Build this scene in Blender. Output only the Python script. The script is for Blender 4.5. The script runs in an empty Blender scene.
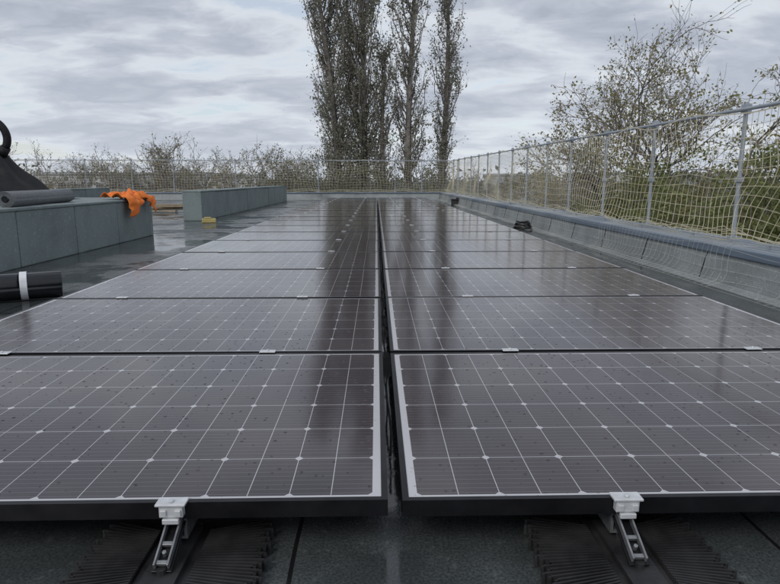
import bpy, math, random
import numpy as np
from mathutils import Vector, Matrix, noise
R=random.Random(7)
sc=bpy.context.scene
sc.view_settings.view_transform='Standard'
sc.view_settings.look='None'
sc.view_settings.exposure=0

# ---------------- helpers ----------------
def link(o): sc.collection.objects.link(o); return o
def empty(name,loc=(0,0,0)):
    e=bpy.data.objects.new(name,None); e.location=loc; e.empty_display_size=.1; return link(e)
class MB:
    def __init__(s): s.v=[];s.f=[];s.m=[]
    def add(s,vs,fs,m=0):
        b=len(s.v); s.v+= [tuple(v) for v in vs]; s.f+=[tuple(i+b for i in f) for f in fs]; s.m+=[m]*len(fs)
    def box(s,x0,x1,y0,y1,z0,z1,m=0,M=None):
        vs=[(x,y,z) for z in (z0,z1) for y in (y0,y1) for x in (x0,x1)]
        if M is not None: vs=[M@Vector(v) for v in vs]
        s.add(vs,[(0,2,3,1),(4,5,7,6),(0,1,5,4),(2,6,7,3),(0,4,6,2),(1,3,7,5)],m)
    def tube(s,pts,rs,n=6,m=0,cap=True):
        pts=[Vector(p) for p in pts]; b=len(s.v)
        if not hasattr(rs,'__len__'): rs=[rs]*len(pts)
        prev=None
        for i,p in enumerate(pts):
            d=(pts[min(i+1,len(pts)-1)]-pts[max(i-1,0)]).normalized()
            if prev is None:
                a=Vector((0,0,1)) if abs(d.z)<.9 else Vector((1,0,0))
                u=d.cross(a).normalized()
            else:
                u=(prev-d*prev.dot(d)).normalized()
            prev=u; w=d.cross(u)
            for k in range(n):
                t=2*math.pi*k/n
                s.v.append(tuple(p+(u*math.cos(t)+w*math.sin(t))*rs[i]))
        for i in range(len(pts)-1):
            for k in range(n):
                k2=(k+1)%n
                s.f.append((b+i*n+k,b+i*n+k2,b+(i+1)*n+k2,b+(i+1)*n+k)); s.m.append(m)
        if cap:
            s.f.append(tuple(b+k for k in range(n))[::-1]); s.m.append(m)
            e=b+(len(pts)-1)*n
            s.f.append(tuple(e+k for k in range(n))); s.m.append(m)
    def mesh(s,name,mats,smooth=False):
        me=bpy.data.meshes.new(name); me.from_pydata(s.v,[],s.f)
        for m in mats: me.materials.append(m)
        me.polygons.foreach_set('material_index',s.m)
        if smooth: me.polygons.foreach_set('use_smooth',[True]*len(s.f))
        me.update(); return me
    def obj(s,name,mats,parent=None,smooth=False,loc=None,bevel=0):
        o=bpy.data.objects.new(name,s.mesh(name,mats,smooth)); link(o)
        if parent: o.parent=parent
        if loc: o.location=loc
        if bevel:
            b=o.modifiers.new('bevel','BEVEL'); b.width=bevel; b.segments=2; b.limit_method='ANGLE'
        return o

class G:
    def __init__(s,tree): s.t=tree
    def n(s,typ,**k):
        nd=s.t.nodes.new(typ)
        for a,b in k.items(): setattr(nd,a,b)
        return nd
    def l(s,a,b): s.t.links.new(a,b)
    def m(s,op,a,b=None,c=None,clamp=False):
        nd=s.n('ShaderNodeMath',operation=op,use_clamp=clamp)
        for i,x in enumerate((a,b,c)):
            if x is None: continue
            if isinstance(x,(int,float)): nd.inputs[i].default_value=x
            else: s.l(x,nd.inputs[i])
        return nd.outputs[0]
    def mix(s,f,a,b):
        nd=s.n('ShaderNodeMix',data_type='RGBA')
        for i,x in ((0,f),(6,a),(7,b)):
            if isinstance(x,(int,float)): nd.inputs[i].default_value=x
            elif isinstance(x,tuple): nd.inputs[i].default_value=(*x[:3],1)
            else: s.l(x,nd.inputs[i])
        return nd.outputs[2]
    def noise(s,vec,scale,detail=4,rough=.55,dim='3D'):
        nd=s.n('ShaderNodeTexNoise'); nd.inputs['Scale'].default_value=scale
        nd.inputs['Detail'].default_value=detail; nd.inputs['Roughness'].default_value=rough
        if vec is not None: s.l(vec,nd.inputs['Vector'])
        return nd.outputs[0]
    def ramp(s,f,stops):
        nd=s.n('ShaderNodeValToRGB'); e=nd.color_ramp.elements
        while len(e)<len(stops): e.new(.5)
        for i,(p,c) in enumerate(stops):
            e[i].position=p
            e[i].color=(c,c,c,1) if isinstance(c,(int,float)) else (*c,1)
        s.l(f,nd.inputs[0]); return nd.outputs[0]
    def bump(s,h,st,dist=.01,nrm=None):
        nd=s.n('ShaderNodeBump'); nd.inputs['Strength'].default_value=st; nd.inputs['Distance'].default_value=dist
        s.l(h,nd.inputs['Height'])
        if nrm is not None: s.l(nrm,nd.inputs['Normal'])
        return nd.outputs[0]
    def mapping(s,vec,scale):
        nd=s.n('ShaderNodeMapping'); nd.inputs['Scale'].default_value=scale; s.l(vec,nd.inputs[0]); return nd.outputs[0]
def newmat(name):
    m=bpy.data.materials.new(name); m.use_nodes=True
    g=G(m.node_tree); p=m.node_tree.nodes['Principled BSDF']
    tc=g.n('ShaderNodeTexCoord'); return m,g,p,tc
def simple(name,c1,c2,rough=.6,scale=8,metal=0,bump=0,bscale=60,bd=.005,r2=None,spec=None):
    m,g,p,tc=newmat(name)
    f=g.ramp(g.noise(tc.outputs['Object'],scale,3),[(.32,0),(.68,1)])
    g.l(g.mix(f,c1,c2),p.inputs['Base Color'])
    p.inputs['Roughness'].default_value=rough; p.inputs['Metallic'].default_value=metal
    if spec is not None: p.inputs['Specular IOR Level'].default_value=spec
    if r2 is not None:
        g.l(g.m('MULTIPLY_ADD',g.ramp(g.noise(tc.outputs['Object'],scale*.7,3),[(.35,0),(.65,1)]),r2-rough,rough),p.inputs['Roughness'])
    if bump: g.l(g.bump(g.noise(tc.outputs['Object'],bscale,3),bump,bd),p.inputs['Normal'])
    return m

# ---------------- materials ----------------
def solar_mat():
    m,g,p,tc=newmat('solar_glass_cells')
    sep=g.n('ShaderNodeSeparateXYZ'); g.l(tc.outputs['Object'],sep.inputs[0])
    x,y=sep.outputs[0],sep.outputs[1]
    xa=g.m('ABSOLUTE',x)
    def dist(v,per):
        f=g.m('FRACT',g.m('DIVIDE',v,per)); return g.m('MULTIPLY',g.m('MINIMUM',f,g.m('SUBTRACT',1.0,f)),per)
    ys=g.m('ADD',y,.4935)
    dx=dist(g.m('ADD',xa,8.4),.084); dx2=dist(g.m('ADD',xa,16.8),.168); dy=dist(g.m('ADD',ys,1.645),.1645)
    line=g.m('LESS_THAN',g.m('MINIMUM',g.m('MULTIPLY',dx,1.25),dy),.0010)
    cor=g.m('LESS_THAN',g.m('ADD',dx2,dy),.0105)
    out=g.m('GREATER_THAN',xa,.8405)
    out=g.m('MAXIMUM',out,g.m('GREATER_THAN',g.m('ABSOLUTE',y),.4945))
    white=g.m('MAXIMUM',g.m('MAXIMUM',line,cor),out)
    fb=g.m('FRACT',g.m('DIVIDE',ys,.1645/9))
    bus=g.m('LESS_THAN',g.m('ABSOLUTE',g.m('SUBTRACT',fb,.5)),.035)
    oi=g.n('ShaderNodeObjectInfo')
    cb=g.n('ShaderNodeCombineXYZ')
    g.l(g.m('FLOOR',g.m('DIVIDE',g.m('ADD',x,8.4),.084)),cb.inputs[0]); g.l(g.m('FLOOR',g.m('DIVIDE',ys,.1645)),cb.inputs[1]); g.l(oi.outputs['Random'],cb.inputs[2])
    wn=g.n('ShaderNodeTexWhiteNoise'); g.l(cb.outputs[0],wn.inputs[0])
    cell=g.mix(wn.outputs[0],(.026,.020,.023),(.040,.031,.035))
    cell=g.mix(g.m('MULTIPLY',oi.outputs['Random'],.4),cell,(.028,.025,.036))
    c=g.mix(g.m('MULTIPLY',bus,.55),cell,(.20,.19,.20))
    c=g.mix(white,c,(.50,.50,.52))
    geo=g.n('ShaderNodeNewGeometry')
    dn=g.ramp(g.noise(geo.outputs['Position'],2.3,5,.65),[(.38,0),(.72,1)])
    c=g.mix(g.m('MULTIPLY',dn,.07),c,(.36,.32,.32))
    c=g.mix(.04,c,(.40,.35,.37))
    g.l(c,p.inputs['Base Color'])
    sm=g.mapping(geo.outputs['Position'],(4,1.6,1))
    st=g.noise(sm,1.0,4,.6)
    g.l(g.m('MULTIPLY_ADD',g.ramp(st,[(.35,0),(.7,1)]),.05,.10),p.inputs['Roughness'])
    p.inputs['IOR'].default_value=1.48
    vo=g.n('ShaderNodeTexVoronoi'); vo.inputs['Scale'].default_value=62; g.l(geo.outputs['Position'],vo.inputs['Vector'])
    vsep=g.n('ShaderNodeSeparateColor'); g.l(vo.outputs['Color'],vsep.inputs[0])
    rad=g.m('MULTIPLY',g.m('GREATER_THAN',vsep.outputs[0],.58),g.m('MULTIPLY',vsep.outputs[1],.34))
    drop=g.m('MAXIMUM',g.m('SUBTRACT',rad,vo.outputs['Distance']),0.0)
    b1=g.bump(drop,1.0,.008)
    b2=g.bump(g.noise(geo.outputs['Position'],9,2),.022,.01,b1)
    g.l(b2,p.inputs['Normal'])
    return m
M_cell=solar_mat()
M_frame=simple('black_anodised',(.012,.012,.014),(.022,.022,.025),.38,20,.6)
M_back=simple('backsheet',(.3,.3,.3),(.36,.36,.36),.6)
M_alu=simple('aluminium_raw',(.60,.61,.62),(.75,.76,.77),.42,30,.45,.1,90,.002,.55)
M_blk=simple('black_plastic',(.013,.013,.014),(.034,.034,.035),.40,14,0,.3,120,.002,.6)
M_cable=simple('cable_black',(.012,.012,.012),(.02,.02,.02),.5)
M_galv=simple('galvanised_steel',(.26,.30,.34),(.38,.41,.45),.5,6,.25,.05,60,.003,.65)
M_brk=simple('bracket_metal',(.16,.165,.17),(.30,.31,.32),.4,40,.6,.1,90,.002,.55)
M_cap=simple('parapet_cap_metal',(.12,.16,.215),(.19,.235,.29),.30,1.4,.15,.15,3,.02,.5)
M_net=simple('net_rope',(.50,.46,.32),(.66,.61,.46),.8,2)
M_net2=simple('net_rope_white',(.5,.5,.46),(.62,.62,.58),.8,2)
M_orange=simple('orange_fabric',(.75,.16,.02),(.9,.24,.03),.7,8,0,.3,160,.003)
M_yellow=simple('yellow_foam',(.42,.34,.13),(.5,.42,.18),.8)
M_wrap=simple('wrap_band',(.6,.62,.65),(.75,.76,.78),.4,20)

def roof_mat(name,c1,c2,wetlo,wethi,wetrough=.08,seam=True):
    m,g,p,tc=newmat(name)
    geo=g.n('ShaderNodeNewGeometry'); P=geo.outputs['Position']
    big=g.noise(P,.9,6,.62)
    fine=g.noise(P,170,2,.7)
    c=g.mix(g.ramp(fine,[(.35,0),(.68,1)]),c1,c2)
    c=g.mix(g.m('MULTIPLY',g.ramp(g.noise(P,3.1,5),[(.4,0),(.75,1)]),.45),c,tuple(.5*a for a in c1))
    c=g.mix(g.ramp(g.noise(P,38,2,.5),[(.62,0),(.72,.35)]),c,tuple(min(.6,1.7*a) for a in c2))
    wet=g.ramp(big,[(wetlo,0),(wethi,1)])
    c=g.mix(g.m('MULTIPLY',wet,.6),c,tuple(.35*a for a in c1))
    h=g.m('MULTIPLY',fine,g.m('SUBTRACT',1.02,wet))
    nr=g.bump(h,.6,.006)
    nr=g.bump(g.noise(P,2.2,3),.25,.02,nr)
    if seam:
        sep=g.n('ShaderNodeSeparateXYZ'); g.l(P,sep.inputs[0])
        sx=g.m('ADD',sep.outputs[0],g.m('MULTIPLY',g.noise(P,1.2,2),.03))
        fr=g.m('FRACT',g.m('ADD',sx,100.16))
        ln=g.m('LESS_THAN',fr,.009)
        fr2=g.m('FRACT',g.m('DIVIDE',g.m('ADD',sep.outputs[1],g.m('MULTIPLY',g.m('FLOOR',g.m('ADD',sx,100.16)),1.7)),5.0))
        ln=g.m('MAXIMUM',ln,g.m('LESS_THAN',fr2,.003))
        c=g.mix(ln,c,(.012,.012,.013))
        nr=g.bump(g.m('LESS_THAN',fr,.5),.5,.004,nr)
    g.l(c,p.inputs['Base Color']); g.l(nr,p.inputs['Normal'])
    g.l(g.m('MULTIPLY_ADD',wet,wetrough-.62,.62),p.inputs['Roughness'])
    return m
M_roof=roof_mat('bitumen_roof',(.052,.062,.063),(.15,.165,.167),.39,.53)
M_upst=roof_mat('mineral_membrane_upstand',(.16,.18,.185),(.36,.385,.385),.48,.70,.25,False)
M_wall=roof_mat('membrane_wall',(.16,.20,.20),(.26,.31,.31),.6,.9,.4,False)
M_facade=simple('facade_render',(.5,.5,.47),(.6,.6,.57),.8,1)
M_roll=simple('membrane_roll_slate',(.13,.14,.15),(.20,.21,.22),.7,60,0,.4,200,.003)
M_rollb=simple('membrane_roll_black',(.010,.011,.014),(.02,.022,.026),.22,10,0,.15,20,.004)
M_tarp=simple('black_tarpaulin',(.010,.010,.011),(.020,.020,.022),.65,8,0,.6,25,.01,None,.3)

def leafmat(name,c1,c2,c3):
    m,g,p,tc=newmat(name)
    at=g.n('ShaderNodeAttribute',attribute_name='rnd')
    geo=g.n('ShaderNodeNewGeometry')
    c=g.mix(at.outputs['Fac'],c1,c2)
    c=g.mix(g.ramp(g.noise(geo.outputs['Position'],.8,2),[(.42,0),(.62,.8)]),c,c3)
    g.l(c,p.inputs['Base Color']); p.inputs['Roughness'].default_value=.6
    tr=g.n('ShaderNodeBsdfTranslucent'); g.l(c,tr.inputs[0])
    mx=g.n('ShaderNodeMixShader'); mx.inputs[0].default_value=.4
    g.l(p.outputs[0],mx.inputs[1]); g.l(tr.outputs[0],mx.inputs[2])
    g.l(mx.outputs[0],m.node_tree.nodes['Material Output'].inputs[0])
    return m
L_pop=leafmat('poplar_leaves',(.16,.17,.12),(.30,.30,.21),(.21,.20,.16))
L_oak=leafmat('autumn_leaves',(.20,.20,.08),(.34,.31,.13),(.26,.22,.11))
L_bush=leafmat('shrub_leaves',(.09,.13,.04),(.23,.26,.09),(.24,.21,.10))
L_far=leafmat('distant_foliage',(.11,.13,.125),(.18,.19,.175),(.16,.15,.14))
M_bark=simple('bark_grey',(.15,.135,.125),(.27,.245,.225),.9,5,0,.5,20,.02)

# ---------------- world ----------------
w=bpy.data.worlds.new('World'); sc.world=w; w.use_nodes=True
g=G(w.node_tree); nt=w.node_tree
for n_ in list(nt.nodes): nt.nodes.remove(n_)
SUN_EL,SUN_AZ=math.radians(42),math.radians(215)
sky=g.n('ShaderNodeTexSky',sky_type='NISHITA'); sky.sun_disc=False
sky.sun_elevation=SUN_EL; sky.sun_rotation=SUN_AZ
bg1=g.n('ShaderNodeBackground'); bg1.inputs[1].default_value=.12; g.l(sky.outputs[0],bg1.inputs[0])
tc=g.n('ShaderNodeTexCoord'); sep=g.n('ShaderNodeSeparateXYZ'); g.l(tc.outputs['Generated'],sep.inputs[0])
z=g.m('MAXIMUM',sep.outputs[2],0.0); den=g.m('ADD',z,.20)
cb=g.n('ShaderNodeCombineXYZ'); g.l(g.m('DIVIDE',sep.outputs[0],den),cb.inputs[0]); g.l(g.m('DIVIDE',sep.outputs[1],den),cb.inputs[1])
cb.inputs[2].default_value=5.1
mp=g.mapping(cb.outputs[0],(1.0,1.5,1))
n0=g.n('ShaderNodeTexNoise'); n0.inputs['Scale'].default_value=2.2; n0.inputs['Detail'].default_value=3; g.l(mp,n0.inputs['Vector'])
va=g.n('ShaderNodeVectorMath',operation='MULTIPLY_ADD'); g.l(n0.outputs['Color'],va.inputs[0]); va.inputs[1].default_value=(.40,.40,0); g.l(mp,va.inputs[2])
wv=va.outputs[0]
n1=g.noise(wv,1.9,7,.54); n2=g.noise(mp,.7,2,.5); n3=g.noise(wv,7,4,.6)
d=g.m('ADD',g.m('MULTIPLY',n1,.58),g.m('ADD',g.m('MULTIPLY',n2,.30),g.m('MULTIPLY',n3,.12)))
ccol=g.ramp(d,[(.38,(.80,.83,.87)),(.44,(.67,.71,.77)),(.495,(.52,.56,.64)),(.55,(.415,.455,.54)),(.62,(.50,.54,.62)),(.70,(.62,.66,.73))])
hz=g.ramp(z,[(0,1.0),(.07,.6),(.22,0)])
ccol=g.mix(g.m('MULTIPLY',hz,.45),ccol,(.72,.78,.86))
bg2=g.n('ShaderNodeBackground'); bg2.inputs[1].default_value=1.0; g.l(ccol,bg2.inputs[0])
cov=g.ramp(d,[(.36,.50),(.425,.98)])
mx=g.n('ShaderNodeMixShader'); g.l(cov,mx.inputs[0]); g.l(bg1.outputs[0],mx.inputs[1]); g.l(bg2.outputs[0],mx.inputs[2])
wo=g.n('ShaderNodeOutputWorld'); g.l(mx.outputs[0],wo.inputs[0])
sd=bpy.data.lights.new('sun','SUN'); sd.energy=1.4; sd.angle=math.radians(25); sd.color=(1,.96,.9)
so=link(bpy.data.objects.new('sun',sd))
dirv=Vector((math.sin(SUN_AZ)*math.cos(SUN_EL),math.cos(SUN_AZ)*math.cos(SUN_EL),math.sin(SUN_EL)))
so.rotation_euler=dirv.to_track_quat('Z','Y').to_euler()

# ---------------- camera ----------------
CAMZ=.75
cd=bpy.data.cameras.new('camera'); cam=link(bpy.data.objects.new('camera',cd))
cd.sensor_width=36; cd.lens=600/780*36; cd.clip_end=5000; cd.clip_start=.02
cam.location=(0,0,CAMZ); cam.rotation_euler=(math.radians(90-10.55),0,math.radians(-1.29))
sc.camera=cam
def PX(px,zc): return (px-376.5)/600*zc    # world x for a bearing at a distance

# ---------------- ground / roof ----------------
GZ=-4.6
mg,g,p,tc=newmat('ground_grass_asphalt')
geo=g.n('ShaderNodeNewGeometry')
c=g.mix(g.ramp(g.noise(geo.outputs['Position'],.03,5),[(.45,0),(.55,1)]),(.05,.065,.03),(.09,.09,.085))
c=g.mix(g.m('MULTIPLY',g.noise(geo.outputs['Position'],1.5,5),.6),c,(.06,.055,.04))
g.l(c,p.inputs['Base Color']); p.inputs['Roughness'].default_value=.9
b=MB(); b.add([(-2500,-500,GZ),(2500,-500,GZ),(2500,3500,GZ),(-2500,3500,GZ)],[(0,1,2,3)]); b.obj('ground',[mg])

RX0,RX1,RY0,RY1=-16,2.95,-4,24.2
bld=empty('flat_roof_building')
b=MB(); b.box(RX0,RX1-.004,RY0,RY1-.004,GZ,-.05); b.obj('walls',[M_facade],bld)
b=MB(); b.add([(RX0,RY0,0),(2.6,RY0,0),(2.6,RY1-.5,0),(RX0,RY1-.5,0)],[(0,1,2,3)]); b.obj('roof_membrane',[M_roof],bld)
par=empty('roof_parapet')
b=MB()
N=60
for i in range(N):
    y0=RY0+(RY1-RY0)*i/N; y1=RY0+(RY1-RY0)*(i+1)/N
    b.add([(2.41,y0,.001),(2.41,y1,.001),(2.46,y1,.03),(2.46,y0,.03),(2.51,y0,.25),(2.51,y1,.25)],[(0,3,2,1),(3,4,5,2)])
b.add([(RX0,RY1-.62,.001),(2.43,RY1-.62,.001),(2.50,RY1-.46,.25),(RX0,RY1-.46,.25)],[(0,1,2,3)])
b.obj('upstand',[M_upst],par)
b=MB()
y=RY0
while y<RY1-.6:
    M=Matrix.Translation((2.459,y+.3,.03))@Matrix.Rotation(math.atan2(.05,.22),4,'Y')
    b.box(-.004,.002,-.003,.003,0,.20,0,M)
    y+=1.02
b.obj('joints',[M_frame],par)
b=MB()
y=RY0
while y<RY1:
    y1=min(y+2.0,RY1)
    b.box(2.50,2.95,y+.002,y1-.002,.252,.286)
    b.box(2.485,2.499,y+.002,y1-.002,.225,.286)
    y+=2.0
x=RX0
while x<2.4:
    x1=min(x+2,2.48); b.box(x+.002,x1-.002,RY1-.5,RY1,.252,.286); x+=2
b.obj('cap',[M_cap],par,bevel=.006)
b=MB()
y=RY0
while y<RY1: b.box(2.65,2.68,y,y+.012,.287,.31); y+=1.0
b.tube([(2.665,RY0,.313),(2.665,RY1,.313)],.004,5)
b.obj('lightning_conductor',[M_galv],par)

# ---------------- solar panels ----------------
PW,PD=1.74,1.03; ZT=.13; T=.035
def panel_mesh():
    b=MB(); hx,hy=PW/2,PD/2; f=.013
    b.add([(-hx+f,-hy+f,-.0015),(hx-f,-hy+f,-.0015),(hx-f,hy-f,-.0015),(-hx+f,hy-f,-.0015)],[(0,1,2,3)],0)
    b.box(-hx,hx,-hy,-hy+f,-T,0,1); b.box(-hx,hx,hy-f,hy,-T,0,1)
    b.box(-hx,-hx+f,-hy+f,hy-f,-T,0,1); b.box(hx-f,hx,-hy+f,hy-f,-T,0,1)
    b.add([(-hx+f,-hy+f,-.006),(-hx+f,hy-f,-.006),(hx-f,hy-f,-.006),(hx-f,-hy+f,-.006)],[(0,1,2,3)],2)
    return b.mesh('solar_panel',[M_cell,M_frame,M_back])
pm=panel_mesh()
Y0=1.089; PITCH=1.052; NR=20
for r in range(NR):
    for cx in (.021-PW/2,.050+PW/2):
        o=bpy.data.objects.new('solar_panel',pm); link(o)
        o.location=(cx+R.uniform(-.002,.002),Y0+PD/2+r*PITCH,ZT+R.uniform(-.001,.001))
        o.rotation_euler=(math.radians(R.uniform(-.15,.15)),math.radians(R.uniform(-.1,.1)),math.radians(R.uniform(-.05,.05)))
RX=[-1.36,-.40,.492,1.40]
YE=Y0+NR*PITCH
for rx in RX:
    e=empty('mounting_rail',(rx,0,0))
    b=MB()
    b.box(-.02,-.014,Y0+.01,YE,.045,.092); b.box(.014,.02,Y0+.01,YE,.045,.092); b.box(-.014,.014,Y0+.01,YE,.045,.050)
    b.obj('rail',[M_brk],e)
    b=MB()
    b.box(-.023,.023,Y0-.018,Y0-.002,.107,.131); b.box(-.029,.029,Y0-.022,Y0+.009,.1315,.1365)
    b.box(-.020,-.008,Y0-.022,Y0-.018,.110,.124); b.box(.008,.020,Y0-.022,Y0-.018,.110,.124)
    b.box(-.016,.016,Y0-.024,Y0-.016,.096,.1065)
    b.tube([(0,Y0-.010,.1365),(0,Y0-.010,.141)],.0055,6)
    for r in range(1,NR):
        yy=Y0+r*PITCH-.011
        b.box(-.029,.029,yy-.015,yy+.015,.1325,.136); b.tube([(0,yy,.136),(0,yy,.141)],.005,6)
    b.box(-.031,.031,YE-.02,YE+.005,.095,.137)
    b.obj('clamp',[M_alu],e,bevel=.0015)
    b=MB()
    TM=Matrix.Translation((0,Y0-.015,.088))@Matrix.Rotation(math.radians(26),4,'X')
    for s in (-1,1):
        b.box(s*.0125-.0020,s*.0125+.0020,-.080,.02,-.012,.002,0,TM)
    b.box(-.0102,.0102,-.038,-.030,-.010,-.002,0,TM); b.box(-.0102,.0102,-.076,-.068,-.010,-.002,0,TM)
    b.box(-.019,.019,-.085,.02,-.0165,-.0125,1,TM)
    b.tube([TM@Vector((0,-.054,-.012)),TM@Vector((0,-.054,.002))],.0045,6)
    b.obj('bracket',[M_brk,M_frame],e,bevel=.001)
def foot_mesh():
    b=MB()
    b.box(-.05,.05,-.15,.15,0,.022)
    b.box(-.032,.032,-.12,.13,.022,.034)
    for s in (-1,1):
        b.box(min(s*.052,s*.155),max(s*.052,s*.155),-.13,.13,.0,.010)
        for k in range(31):
            yy=-.14+.28*k/30
            M=Matrix.Translation((s*.05,yy*.8,.011))@Matrix.Rotation(math.radians(180 if s<0 else 0)+math.radians((yy/.14)*22)*s,4,'Z')
            L=.120+.009*((k*7)%5-2)/2
            b.box(0,L,-.0018,.0018,0,.022,0,M@Matrix.Rotation(math.radians(3),4,'Y'))
            b.box(L-.003,L+.006,-.0018,.0018,-.009,.014,0,M)
        b.box(min(s*.095,s*.100),max(s*.095,s*.100),-.125,.125,.011,.026)
    for yy in (-.11,-.03,.06): b.tube([(0,yy,.034),(0,yy,.044)],.009,8)
    return b.mesh('rail_foot',[M_blk])
fm=foot_mesh()
for rx in RX:
    for r in range(0,NR+1,2):
        o=bpy.data.objects.new('rail_foot',fm); link(o); o.location=(rx,Y0-.03+r*PITCH if r else Y0-.055,.001)
b=MB()
pts=[(.034+.004*math.sin(i*1.3),Y0+.35+i*.12,.055+.02*abs(math.sin(i*.26))) for i in range(150)]
b.tube(pts,.003,6)
b.obj('solar_cable',[M_cable],smooth=True)

# ---------------- left low walls ----------------
def slab_wall(x0,x1,y0,y1,h,step,name='low_wall'):
    e=empty(name)
    b=MB(); y=y0; 
    while y<y1-.05:
        ye=min(y+step,y1)
        j=R.uniform(-.006,.006)
        b.box(x0,x1+j,y+.006,ye-.006,0.0,h-.03+j); y=ye
    b.obj('slabs',[M_wall],e,bevel=.01)
    b=MB(); b.box(x0+.01,x1-.012,y0+.01,y1-.01,0.001,h-.04); b.obj('core',[M_frame],e)
    b=MB(); y=y0
    while y<y1-.05:
        ye=min(y+step,y1); b.box(x0-.012,x1+.014,y+.003,ye-.003,h-.028,h+R.uniform(-.003,.003)); y=ye
    b.obj('coping',[M_wall],e,bevel=.008)
    return e
slab_wall(-5.3,-3.10,2.2,8.45,.515,1.02)
slab_wall(-3.62,-3.27,11.4,22.3,.56,1.02)
slab_wall(-9.5,-9.1,6,21,.5,1.02)

def roll(name,p0,p1,r,mats,layers=5):
    e=empty(name); p0=Vector(p0); p1=Vector(p1); d=(p1-p0).normalized()
    up=Vector((0,0,1)); s=d.cross(up).normalized(); up=s.cross(d)
    b=MB(); nn=layers*20; ring=[]
    for i in range(nn+1):
        t=i/nn; a=t*layers*2*math.pi; rr=r*(.38+.62*t)
        off=(s*math.cos(a)+up*math.sin(a))*rr; ring.append(off)
    vs=[p0+o for o in ring]+[p1+o for o in ring]
    k=nn+1
    b.add(vs,[(i,i+1,k+i+1,k+i) for i in range(nn)])
    o=b.obj('wound_sheet',[mats[0]],e,smooth=True)
    so_=o.modifiers.new('s','SOLIDIFY'); so_.thickness=.0045; so_.offset=-1
    b=MB(); b.tube([p0+d*.004,p1-d*.004],r*.33,20); b.obj('core',[mats[1]],e)
    return e,d
roll('membrane_roll',(-3.20,5.30,.515+.073),(-3.46,6.9,.515+.073),.070,[M_roll,M_frame])
roll('membrane_roll',(-3.55,5.6,.515+.067),(-3.80,7.0,.515+.067),.062,[M_rollb,M_frame])
e,d=roll('bitumen_roll',(-3.15,3.35,.09),(-2.05,3.90,.09),.087,[M_rollb,M_roll])
b=MB(); q=Vector((-3.15,3.35,.09))+d*1.0; b.tube([q,q+d*.04],.0915,28,cap=False); b.obj('wrap_band',[M_wrap],e,smooth=True)

def cloth(name,origin,w,hang,over,mat,seed=1):
    e=empty(name)
    n,mn=34,40; vs=[];fs=[]
    for i in range(mn):
        t=i/(mn-1)
        for j in range(n):
            s=j/(n-1); sy=(s-.5)*w*(1-.25*t+.25*math.sin(3*s+seed)*t)
            L=(over+hang)*t*(.80+.22*math.sin(s*5+seed))
            if L<over: x=-over+L; z=0
            else: x=0; z=-(L-over)
            rr=.04
            if L>=over: x=rr*(1-math.exp(-(L-over)/rr))
            nz=noise.noise(Vector((s*5,t*4,seed)))
            nz2=noise.noise(Vector((s*13,t*8,seed+5)))
            up=1 if L<over else .25
            z+=.02+ (.12*abs(nz)+.035*nz2)*up
            x+=(.06*abs(math.sin(s*14+2*nz))+.03*nz2)*(0 if L<over else 1)+.012
            vs.append((origin[0]+x,origin[1]+sy,origin[2]+z))
    for i in range(mn-1):
        for j in range(n-1):
            a=i*n+j; fs.append((a,a+1,a+n+1,a+n))
    b=MB(); b.add(vs,fs); o=b.obj('fabric',[mat],e,smooth=True)
    m=o.modifiers.new('s','SOLIDIFY'); m.thickness=.006
    return e
cloth('orange_jacket',(-3.08,7.95,.52),.95,.24,.30,M_orange,2)

e=empty('black_tarpaulin')
b=MB(); n=44; vs=[];fs=[]
for i in range(n):
    for j in range(n):
        u=i/(n-1)*2-1; v=j/(n-1)*2-1
        rr=math.sqrt(u*u+v*v)
        h=max(0,1-rr)**.95*.66
        h*=1+.3*noise.noise(Vector((u*2.5,v*2.5,3)))
        ang=math.atan2(v,u); h+=.05*math.sin(ang*9)*max(0,1-rr)*rr*3
        vs.append((-4.50+u*.72,7.2+v*.7,.522+h+.01*abs(noise.noise(Vector((u*8,v*8,1))))))
for i in range(n-1):
    for j in range(n-1):
        a=i*n+j; fs.append((a,a+n,a+n+1,a+1))
b.add(vs,fs); b.obj('sheet',[M_tarp],e,smooth=True)
e=empty('black_hose')
b=MB(); pts=[]
for i in range(26):
    t=i/25; a=math.radians(170-205*t)
    pts.append((-4.43+.20*math.cos(a),7.1+.1*t,1.24+.20*math.sin(a)))
pts=[(-4.70,7.1,.55),(-4.67,7.1,.85),(-4.64,7.1,1.1)]+pts
b.tube(pts,[.042]*len(pts),14); b.tube([pts[-1],Vector(pts[-1])+Vector((-.06,.0,-.10))],.055,14)
b.obj('hose',[M_tarp],e,smooth=True)

# small bits
b=MB(); b.box(-.12,.12,-.06,.06,0,.075); b.box(-.08,.04,-.05,.04,.077,.10)
o=b.obj('foam_block',[M_yellow],loc=(PX(211,10.9),10.9,.001),bevel=.01); o.rotation_euler[2]=.3
b=MB()
for k in range(5):
    pts=[(.14*math.cos(a*.35+k)*(1-.08*k),.14*math.sin(a*.35+k)*(1-.08*k),.02+.025*k+.01*math.sin(a)) for a in range(19)]
    b.tube(pts,.012,6)
b.obj('cable_coil',[M_cable],smooth=True,loc=(PX(519,9.2)+.06,9.2,.001))
b=MB(); b.box(-.18,.18,-.12,.12,0,.16); b.box(-.2,.2,-.14,.14,.161,.2); b.box(-.05,.05,-.02,.02,.2,.24)
b.obj('tool_box',[M_blk],loc=(PX(457,18.3),18.3,.001),bevel=.01)
b=MB()
for k in range(5):
    M=Matrix.Translation((R.uniform(-.3,.3),R.uniform(-.3,.3),.02+.035*k))@Matrix.Rotation(R.uniform(-.4,.4),4,'Z')
    b.box(-.45,.45,-.06,.06,0,.03,0,M)
b.obj('batten_stack',[simple('timber',(.25,.2,.14),(.36,.29,.2),.8)],loc=(PX(172,14.5),14.5,0))

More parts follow.
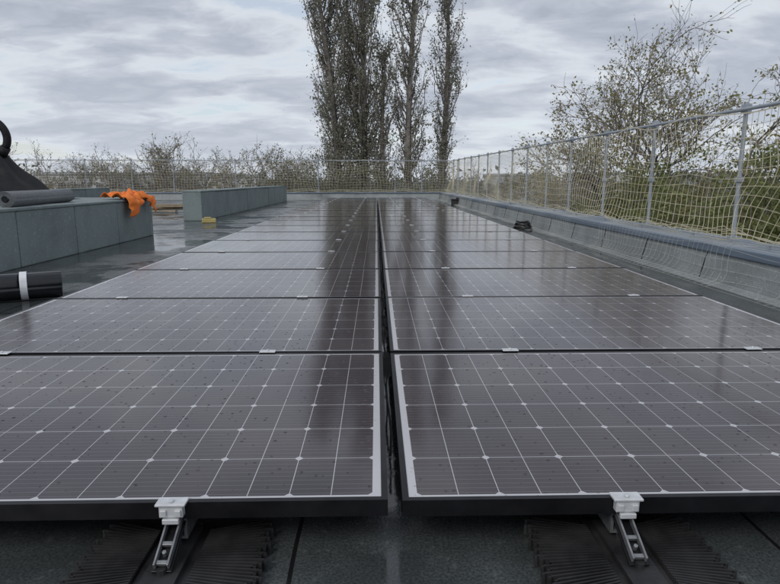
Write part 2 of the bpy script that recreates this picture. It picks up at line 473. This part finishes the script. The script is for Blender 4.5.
# ---------------- safety fence with nets ----------------
def fence(pa,pb,z0a,zta,ztb,posts,cell=.085,rr=.0024,seed=0,drape=False):
    pa=Vector(pa);pb=Vector(pb); L=(pb-pa).length; d=(pb-pa)/L; nrm=Vector((d.y,-d.x))
    e=empty('safety_net_fence')
    def P(s,t,off=0):
        s2=s+.14*noise.noise(Vector((s*.9,t*2.2,seed+20)))+.08*(1-t)*math.sin(s*2.1)
        zt=zta+(ztb-zta)*s/L
        sag=.07*math.sin(math.pi*((s%1.37)/1.37))
        z=z0a+(zt-z0a-sag)*t
        o=off-.03+.15*noise.noise(Vector((s*.8,t*1.5,seed)))*math.sin(math.pi*min(1,t*1.02))-.10*(1-t)**2
        q=pa+d*s2+nrm*o
        return Vector((q.x,q.y,z+.08*noise.noise(Vector((s*1.3,t*2,seed+9)))*(1-.5*t)+(.015 if t<.05 else 0)))
    b=MB(); ns=int(L/cell)
    for k in range(ns+1):
        b.tube([P(k*cell,q/9) for q in range(10)],rr,3,cap=False)
    for q in range(13):
        t=q/12; m=int(L/.11)
        b.tube([P(i*L/m,t) for i in range(m+1)],rr*(1 if 0<q<12 else 2.2),3,cap=False)
    for q in range(4):
        b.tube([P(i*L/240,0.03+.02*q)+Vector((nrm.x,nrm.y,0))*(-.05*q)+Vector((0,0,.03*noise.noise(Vector((i*.9,q,2))))) for i in range(241)],.003,3)
    b.obj('net',[M_net],e)
    if drape:
        b=MB()
        def D(s,t):
            u=t*.80; wv=.04*noise.noise(Vector((s*1.1,t*2,4)))
            if u<.34: x=2.82-u; z=.292
            elif u<.58: x=2.475-.03*(u-.34); z=.292-(u-.34)
            else: x=2.45-(u-.58)*.7; z=.05-.03*(u-.58)/.22
            return Vector((x-abs(wv)*.3,s+wv*2,z+abs(wv)*.25))
        for k in range(int(L/.08)):
            if noise.noise(Vector((k*.05,7,7)))>-.25:
                b.tube([D(k*.08+.03*noise.noise(Vector((k*.4,0,0))),q/12) for q in range(13)],.0010,3,cap=False)
        for q in range(0,12):
            m=int(L/.12); b.tube([D(i*L/m,q/11+.03*noise.noise(Vector((i*.15,q,1)))) for i in range(m)],.0010,3,cap=False)
        b.obj('draped_net',[M_net2],e)
    b=MB()
    for s in posts:
        q=pa+d*s+nrm*.06; zt=zta+(ztb-zta)*s/L+.03
        b.tube([(q.x,q.y,z0a-.0),(q.x,q.y,zt)],.017,10)
        b.box(q.x-.05,q.x+.05,q.y-.05,q.y+.05,z0a-.002,z0a+.01)
        b.box(q.x-.026,q.x+.026,q.y-.03,q.y+.03,zt-.075,zt-.01)
        b.box(q.x-.024,q.x+.024,q.y-.028,q.y+.028,z0a+.45,z0a+.49)
    b.obj('posts',[M_galv],e)
    b=MB()
    a=pa+nrm*.03; c=pb+nrm*.03
    b.tube([(a.x,a.y,zta-.02),(c.x,c.y,ztb-.02)],.015,8)
    b.obj('rails',[M_galv],e)
    return e
ys=[3.4,4.85,6.42,7.75,9.15,10.4,11.8,13.1,14.5,16,17.4,18.8,20.2,21.6,23]
fence((2.86,0),(2.86,24.0),.288,CAMZ+.52,CAMZ+.76,ys,seed=1,drape=True)
xs=[PX(p_,24.1) for p_ in (40,96,140,180,240,320,395,421,456)]
fence((-15.5,24.05),(2.86,24.05),.288,CAMZ+.80,CAMZ+.78,[x+15.5 for x in xs],cell=.12,rr=.0032,seed=3)

# ---------------- vegetation ----------------
def leaves(name,pts,size,mat,parent,seed=0,flat=0):
    rg=np.random.default_rng(seed); P=np.asarray(pts,dtype=np.float32); n=len(P)
    a=rg.normal(size=(n,3)); a/=np.linalg.norm(a,axis=1,keepdims=True)
    b_=rg.normal(size=(n,3)); b_-=a*(a*b_).sum(1,keepdims=True); b_/=np.linalg.norm(b_,axis=1,keepdims=True)
    s=size*rg.uniform(.55,1.3,size=(n,1))
    q=np.stack([P-a*s,P+b_*s*.55,P+a*s,P-b_*s*.55],1).reshape(-1,3)
    me=bpy.data.meshes.new(name); me.vertices.add(4*n); me.loops.add(4*n); me.polygons.add(n)
    me.vertices.foreach_set('co',q.ravel()); me.loops.foreach_set('vertex_index',np.arange(4*n,dtype=np.int32))
    me.polygons.foreach_set('loop_start',np.arange(0,4*n,4,dtype=np.int32))
    me.update(); me.validate()
    at=me.attributes.new('rnd','FLOAT','FACE'); at.data.foreach_set('value',rg.random(n).astype(np.float32))
    me.materials.append(mat)
    o=bpy.data.objects.new(name,me); link(o); o.parent=parent; return o
def rv(s=1): return Vector((R.gauss(0,s),R.gauss(0,s),R.gauss(0,s)))

def poplar(x,y,h,lean,crown,dens,leafn,low=.2):
    e=empty('poplar_tree',(x,y,GZ)); b=MB(); L=[]
    n=24; tr=[]
    for i in range(n+1):
        t=i/n; tr.append(Vector((lean*t**1.2+.12*math.sin(t*7+x),.1*math.sin(t*5),h*t)))
    b.tube(tr,[max(.02,.30*(1-i/n)**.8) for i in range(n+1)],7)
    for k in range(dens):
        t=low+(0.97-low)*(k+R.random())/dens
        i=min(n-1,int(t*n)); base=tr[i].lerp(tr[i+1],t*n-i)
        a=R.uniform(0,2*math.pi); out=Vector((math.cos(a),math.sin(a),0))
        prof=math.sin(math.pi*min(1,max(.05,(t-low)/(1-low)*.82+.16)))**.6
        rad=crown*prof*R.uniform(.4,1.2); bl=rad*R.uniform(2.0,3.4)
        pts=[]; m=7
        for q in range(m+1):
            u=q/m; pts.append(base+out*rad*(1-(1-u)**2)+Vector((0,0,bl*u))+rv(.05))
        pts=[p_ for p_ in pts if p_.z<h+1.0]
        if len(pts)<3: continue
        b.tube(pts,[.045*(1-u/len(pts))*(1.2-t)+.012 for u in range(len(pts))],4)
        bare=R.random()
        for s_ in range(10):
            j=R.randrange(1,len(pts)); bp=pts[j]
            dd=(Vector((0,0,1))+out*R.uniform(-.1,.5)+rv(.3)).normalized()*R.uniform(.4,1.2)
            b.tube([bp,bp+dd*.5+rv(.03),bp+dd],[.012,.009,.005],3,cap=False)
            cl=R.random()*(.40+.60*bare)
            for q in range(int(leafn*(.15+1.9*cl*cl))):
                L.append(bp+dd*R.uniform(.1,1.05)+rv(.13))
    b.obj('trunk_and_branches',[M_bark],e)
    leaves('foliage',L,.075,L_pop,e,int(abs(x)*100)+dens)
D=40
for (px0,px1,h,cr,de,ln) in ((346,316,21.5,1.5,140,27),(362,367,22.5,1.85,165,29),(408,411,22.0,1.15,100,20),(440,447,21.0,.9,80,20),(384,384,13.5,.9,55,14)):
    poplar(PX(px0,D),D+R.uniform(-1,1),h,PX(px1,D)-PX(px0,D),cr,de,ln)

def decid(name,loc,h,spread,levels,leafmat_,leafn,seed,leafsize=.07,r0=.2,upb=.35,lp=.5,rmin=.006):
    rr=random.Random(seed); e=empty(name,loc); b=MB(); L=[]
    def rvv(s): return Vector((rr.gauss(0,s),rr.gauss(0,s),rr.gauss(0,s)))
    def grow(p,d,l,r,lv):
        pts=[p]; m=4; dd=d.copy()
        for i in range(m):
            dd=(dd+rvv(.15)+Vector((0,0,.05 if lv>1 else -.02))).normalized(); pts.append(pts[-1]+dd*l/m)
        b.tube(pts,[r*(1-.4*i/m) for i in range(m+1)],6 if lv>3 else 3,cap=False)
        if lv==0:
            if rr.random()<lp:
                for _ in range(leafn):
                    if rr.random()<.5: L.append(pts[rr.randrange(1,5)]+rvv(.08))
            return
        nb=rr.choice((3,3,4)) if lv>1 else 4
        for k in range(nb):
            j=rr.randrange(2,5) if k else 4
            a=rvv(1); a=(a-dd*a.dot(dd)).normalized()
            nd=(dd+a*rr.uniform(.45,1.0)*spread+Vector((0,0,upb*.3))).normalized()
            grow(pts[j],nd,l*rr.uniform(.6,.82),max(rmin,r*.58),lv-1)
    t=[Vector((0,0,0)),Vector((.08,0,h*.15)),Vector((.0,.05,h*.32))]
    b.tube(t,[r0*1.3,r0,r0*.85],9)
    for k in range(5):
        a=k*2*math.pi/5+rr.uniform(-.3,.3)
        nd=Vector((math.cos(a)*.95*spread,math.sin(a)*.95*spread,1)).normalized() if k else Vector((.05,0,1))
        grow(t[2]-Vector((0,0,.15*k)),nd,h*.255,r0*.6,levels)
    b.obj('trunk_and_branches',[M_bark],e)
    leaves('foliage',L,leafsize,leafmat_,e,seed)
    return e
decid('oak_tree',(PX(686,20),20.5,GZ),10.2,1.05,5,L_oak,13,11,.052,.16,lp=.6,rmin=.005)
proto=None
specs=[(24,34,7.6),(60,46,7.9),(130,48,8.4),(185,44,9.0),(215,50,8.4),(262,42,8.6),(300,45,8.0),(480,48,6.8),(545,55,6.8),(575,30,6.3),(95,52,8.0),(-20,30,8.2),(160,52,8.6),(615,33,6.3),(520,44,6.4)]
for i,(px,dist_,h) in enumerate(specs):
    if i<3: 
        ob=decid('bare_tree',(PX(px,dist_),dist_,GZ),h,1.05,4,L_oak if i!=1 else L_pop,10,30+i,.06,.13,lp=.35)
        proto=(proto or [])+[(ob,h)]
    else:
        src,h0=proto[i%3]
        e=empty('bare_tree',(PX(px,dist_),dist_,GZ)); e.rotation_euler[2]=i*1.7; e.scale=(h/h0,)*3
        for c_ in src.children:
            o=bpy.data.objects.new(c_.name.split('.')[0],c_.data); link(o); o.parent=e

def bush(name,cx,cy,rx,ry,h,n,mat,seed,size=.06):
    rg=random.Random(seed); e=empty(name,(cx,cy,GZ)); b=MB(); L=[]
    for k in range(46):
        a=rg.uniform(0,6.28); q=math.sqrt(rg.random()); 
        tip=Vector((rx*q*math.cos(a),ry*q*math.sin(a),h*math.sqrt(max(.1,1-q*q*.75))*rg.uniform(.75,1.12)))
        base=Vector((tip.x*.35,tip.y*.35,0)); mid=(base+tip)*.5+Vector((rg.gauss(0,.15),rg.gauss(0,.15),.3))
        b.tube([base,mid,tip],[.03,.018,.005],4,cap=False)
        for c_ in range(7):
            u=rg.uniform(.35,1.05); cc=(base.lerp(mid,u*2) if u<.5 else mid.lerp(tip,u*2-1))+Vector((rg.gauss(0,.22),rg.gauss(0,.22),rg.gauss(0,.15)))
            for _ in range(n//322):
                L.append(cc+Vector((rg.gauss(0,.17),rg.gauss(0,.17),rg.gauss(0,.13))))
    b.obj('stems',[M_bark],e); leaves('foliage',L,size,mat,e,seed)
for i,(px,dd,r,top) in enumerate(((800,10.5,1.6,.35),(745,11.5,1.5,.2),(700,14,1.6,.2),(655,16,1.5,.25),(860,9,1.6,.4),(625,19,1.5,.0),(760,16,2.0,.6),(600,24,1.6,-.1),(680,22,2.2,.5))):
    bush('shrub',PX(px,dd),dd,r,r,CAMZ+top-GZ,15000,L_bush,50+i,.055)
for i,(px,dd,top) in enumerate(((270,38,1.4),(330,37,1.7),(380,37,2.0),(430,37,1.6),(350,39,3.0),(300,39,1.8))):
    bush('shrub',PX(px,dd),dd,2.2,1.6,CAMZ+top-GZ,6000,L_pop,80+i,.075)

e=empty('distant_tree_belt'); rg=np.random.default_rng(5); pts=[]
for k in range(1000):
    x=rg.uniform(-260,260); y=rg.uniform(75,230)
    hgt=4.7+3.0*abs(noise.noise(Vector((x*.03,y*.02,0))))*2*min(1,y/130)+rg.uniform(0,1.2)
    nn=55; q=rg.normal(size=(nn,3))*np.array([2.2,1.5,hgt*.24])+np.array([x,y,GZ+hgt*.55])
    q[:,2]=np.minimum(q[:,2],GZ+hgt+rg.uniform(-.4,.6)); pts.append(q)
leaves('foliage',np.concatenate(pts),.45,L_far,e,9)

M_white=simple('white_render',(.50,.51,.52),(.60,.61,.62),.8,.3)
M_grey=simple('grey_cladding',(.30,.32,.34),(.38,.40,.42),.7,.3)
M_win=simple('window_glass',(.08,.09,.10),(.12,.13,.15),.15,1)
def building(name,px,dist_,wid,dep,top,mat):
    h=CAMZ+top-GZ; e=empty(name,(PX(px,dist_),dist_,GZ))
    b=MB(); b.box(-wid/2,wid/2,0,dep,0,h); b.obj('walls',[mat],e)
    b=MB(); fl=max(1,int(h/3)); nw=max(2,int(wid/2.6))
    for f in range(fl):
        for k in range(nw):
            xc=-wid/2+(k+.5)*wid/nw; b.box(xc-.6,xc+.6,-.03,.05,1+f*2.6,2.2+f*2.6)
    b.obj('windows',[M_win],e)
    b=MB()
    b.box(-wid/2-.2,wid/2+.2,-.2,dep+.2,h,h+.4); b.obj('roof_edge',[M_grey],e)
building('warehouse',608,120,9,14,1.2,M_white)
building('warehouse',725,110,12,14,.8,M_grey)
building('warehouse',80,100,12,9,.9,M_white)
building('warehouse',165,110,16,14,1.0,M_grey)
building('warehouse',235,100,8,8,.6,M_white)
building('warehouse',520,130,12,12,1.0,M_grey)
print('done')
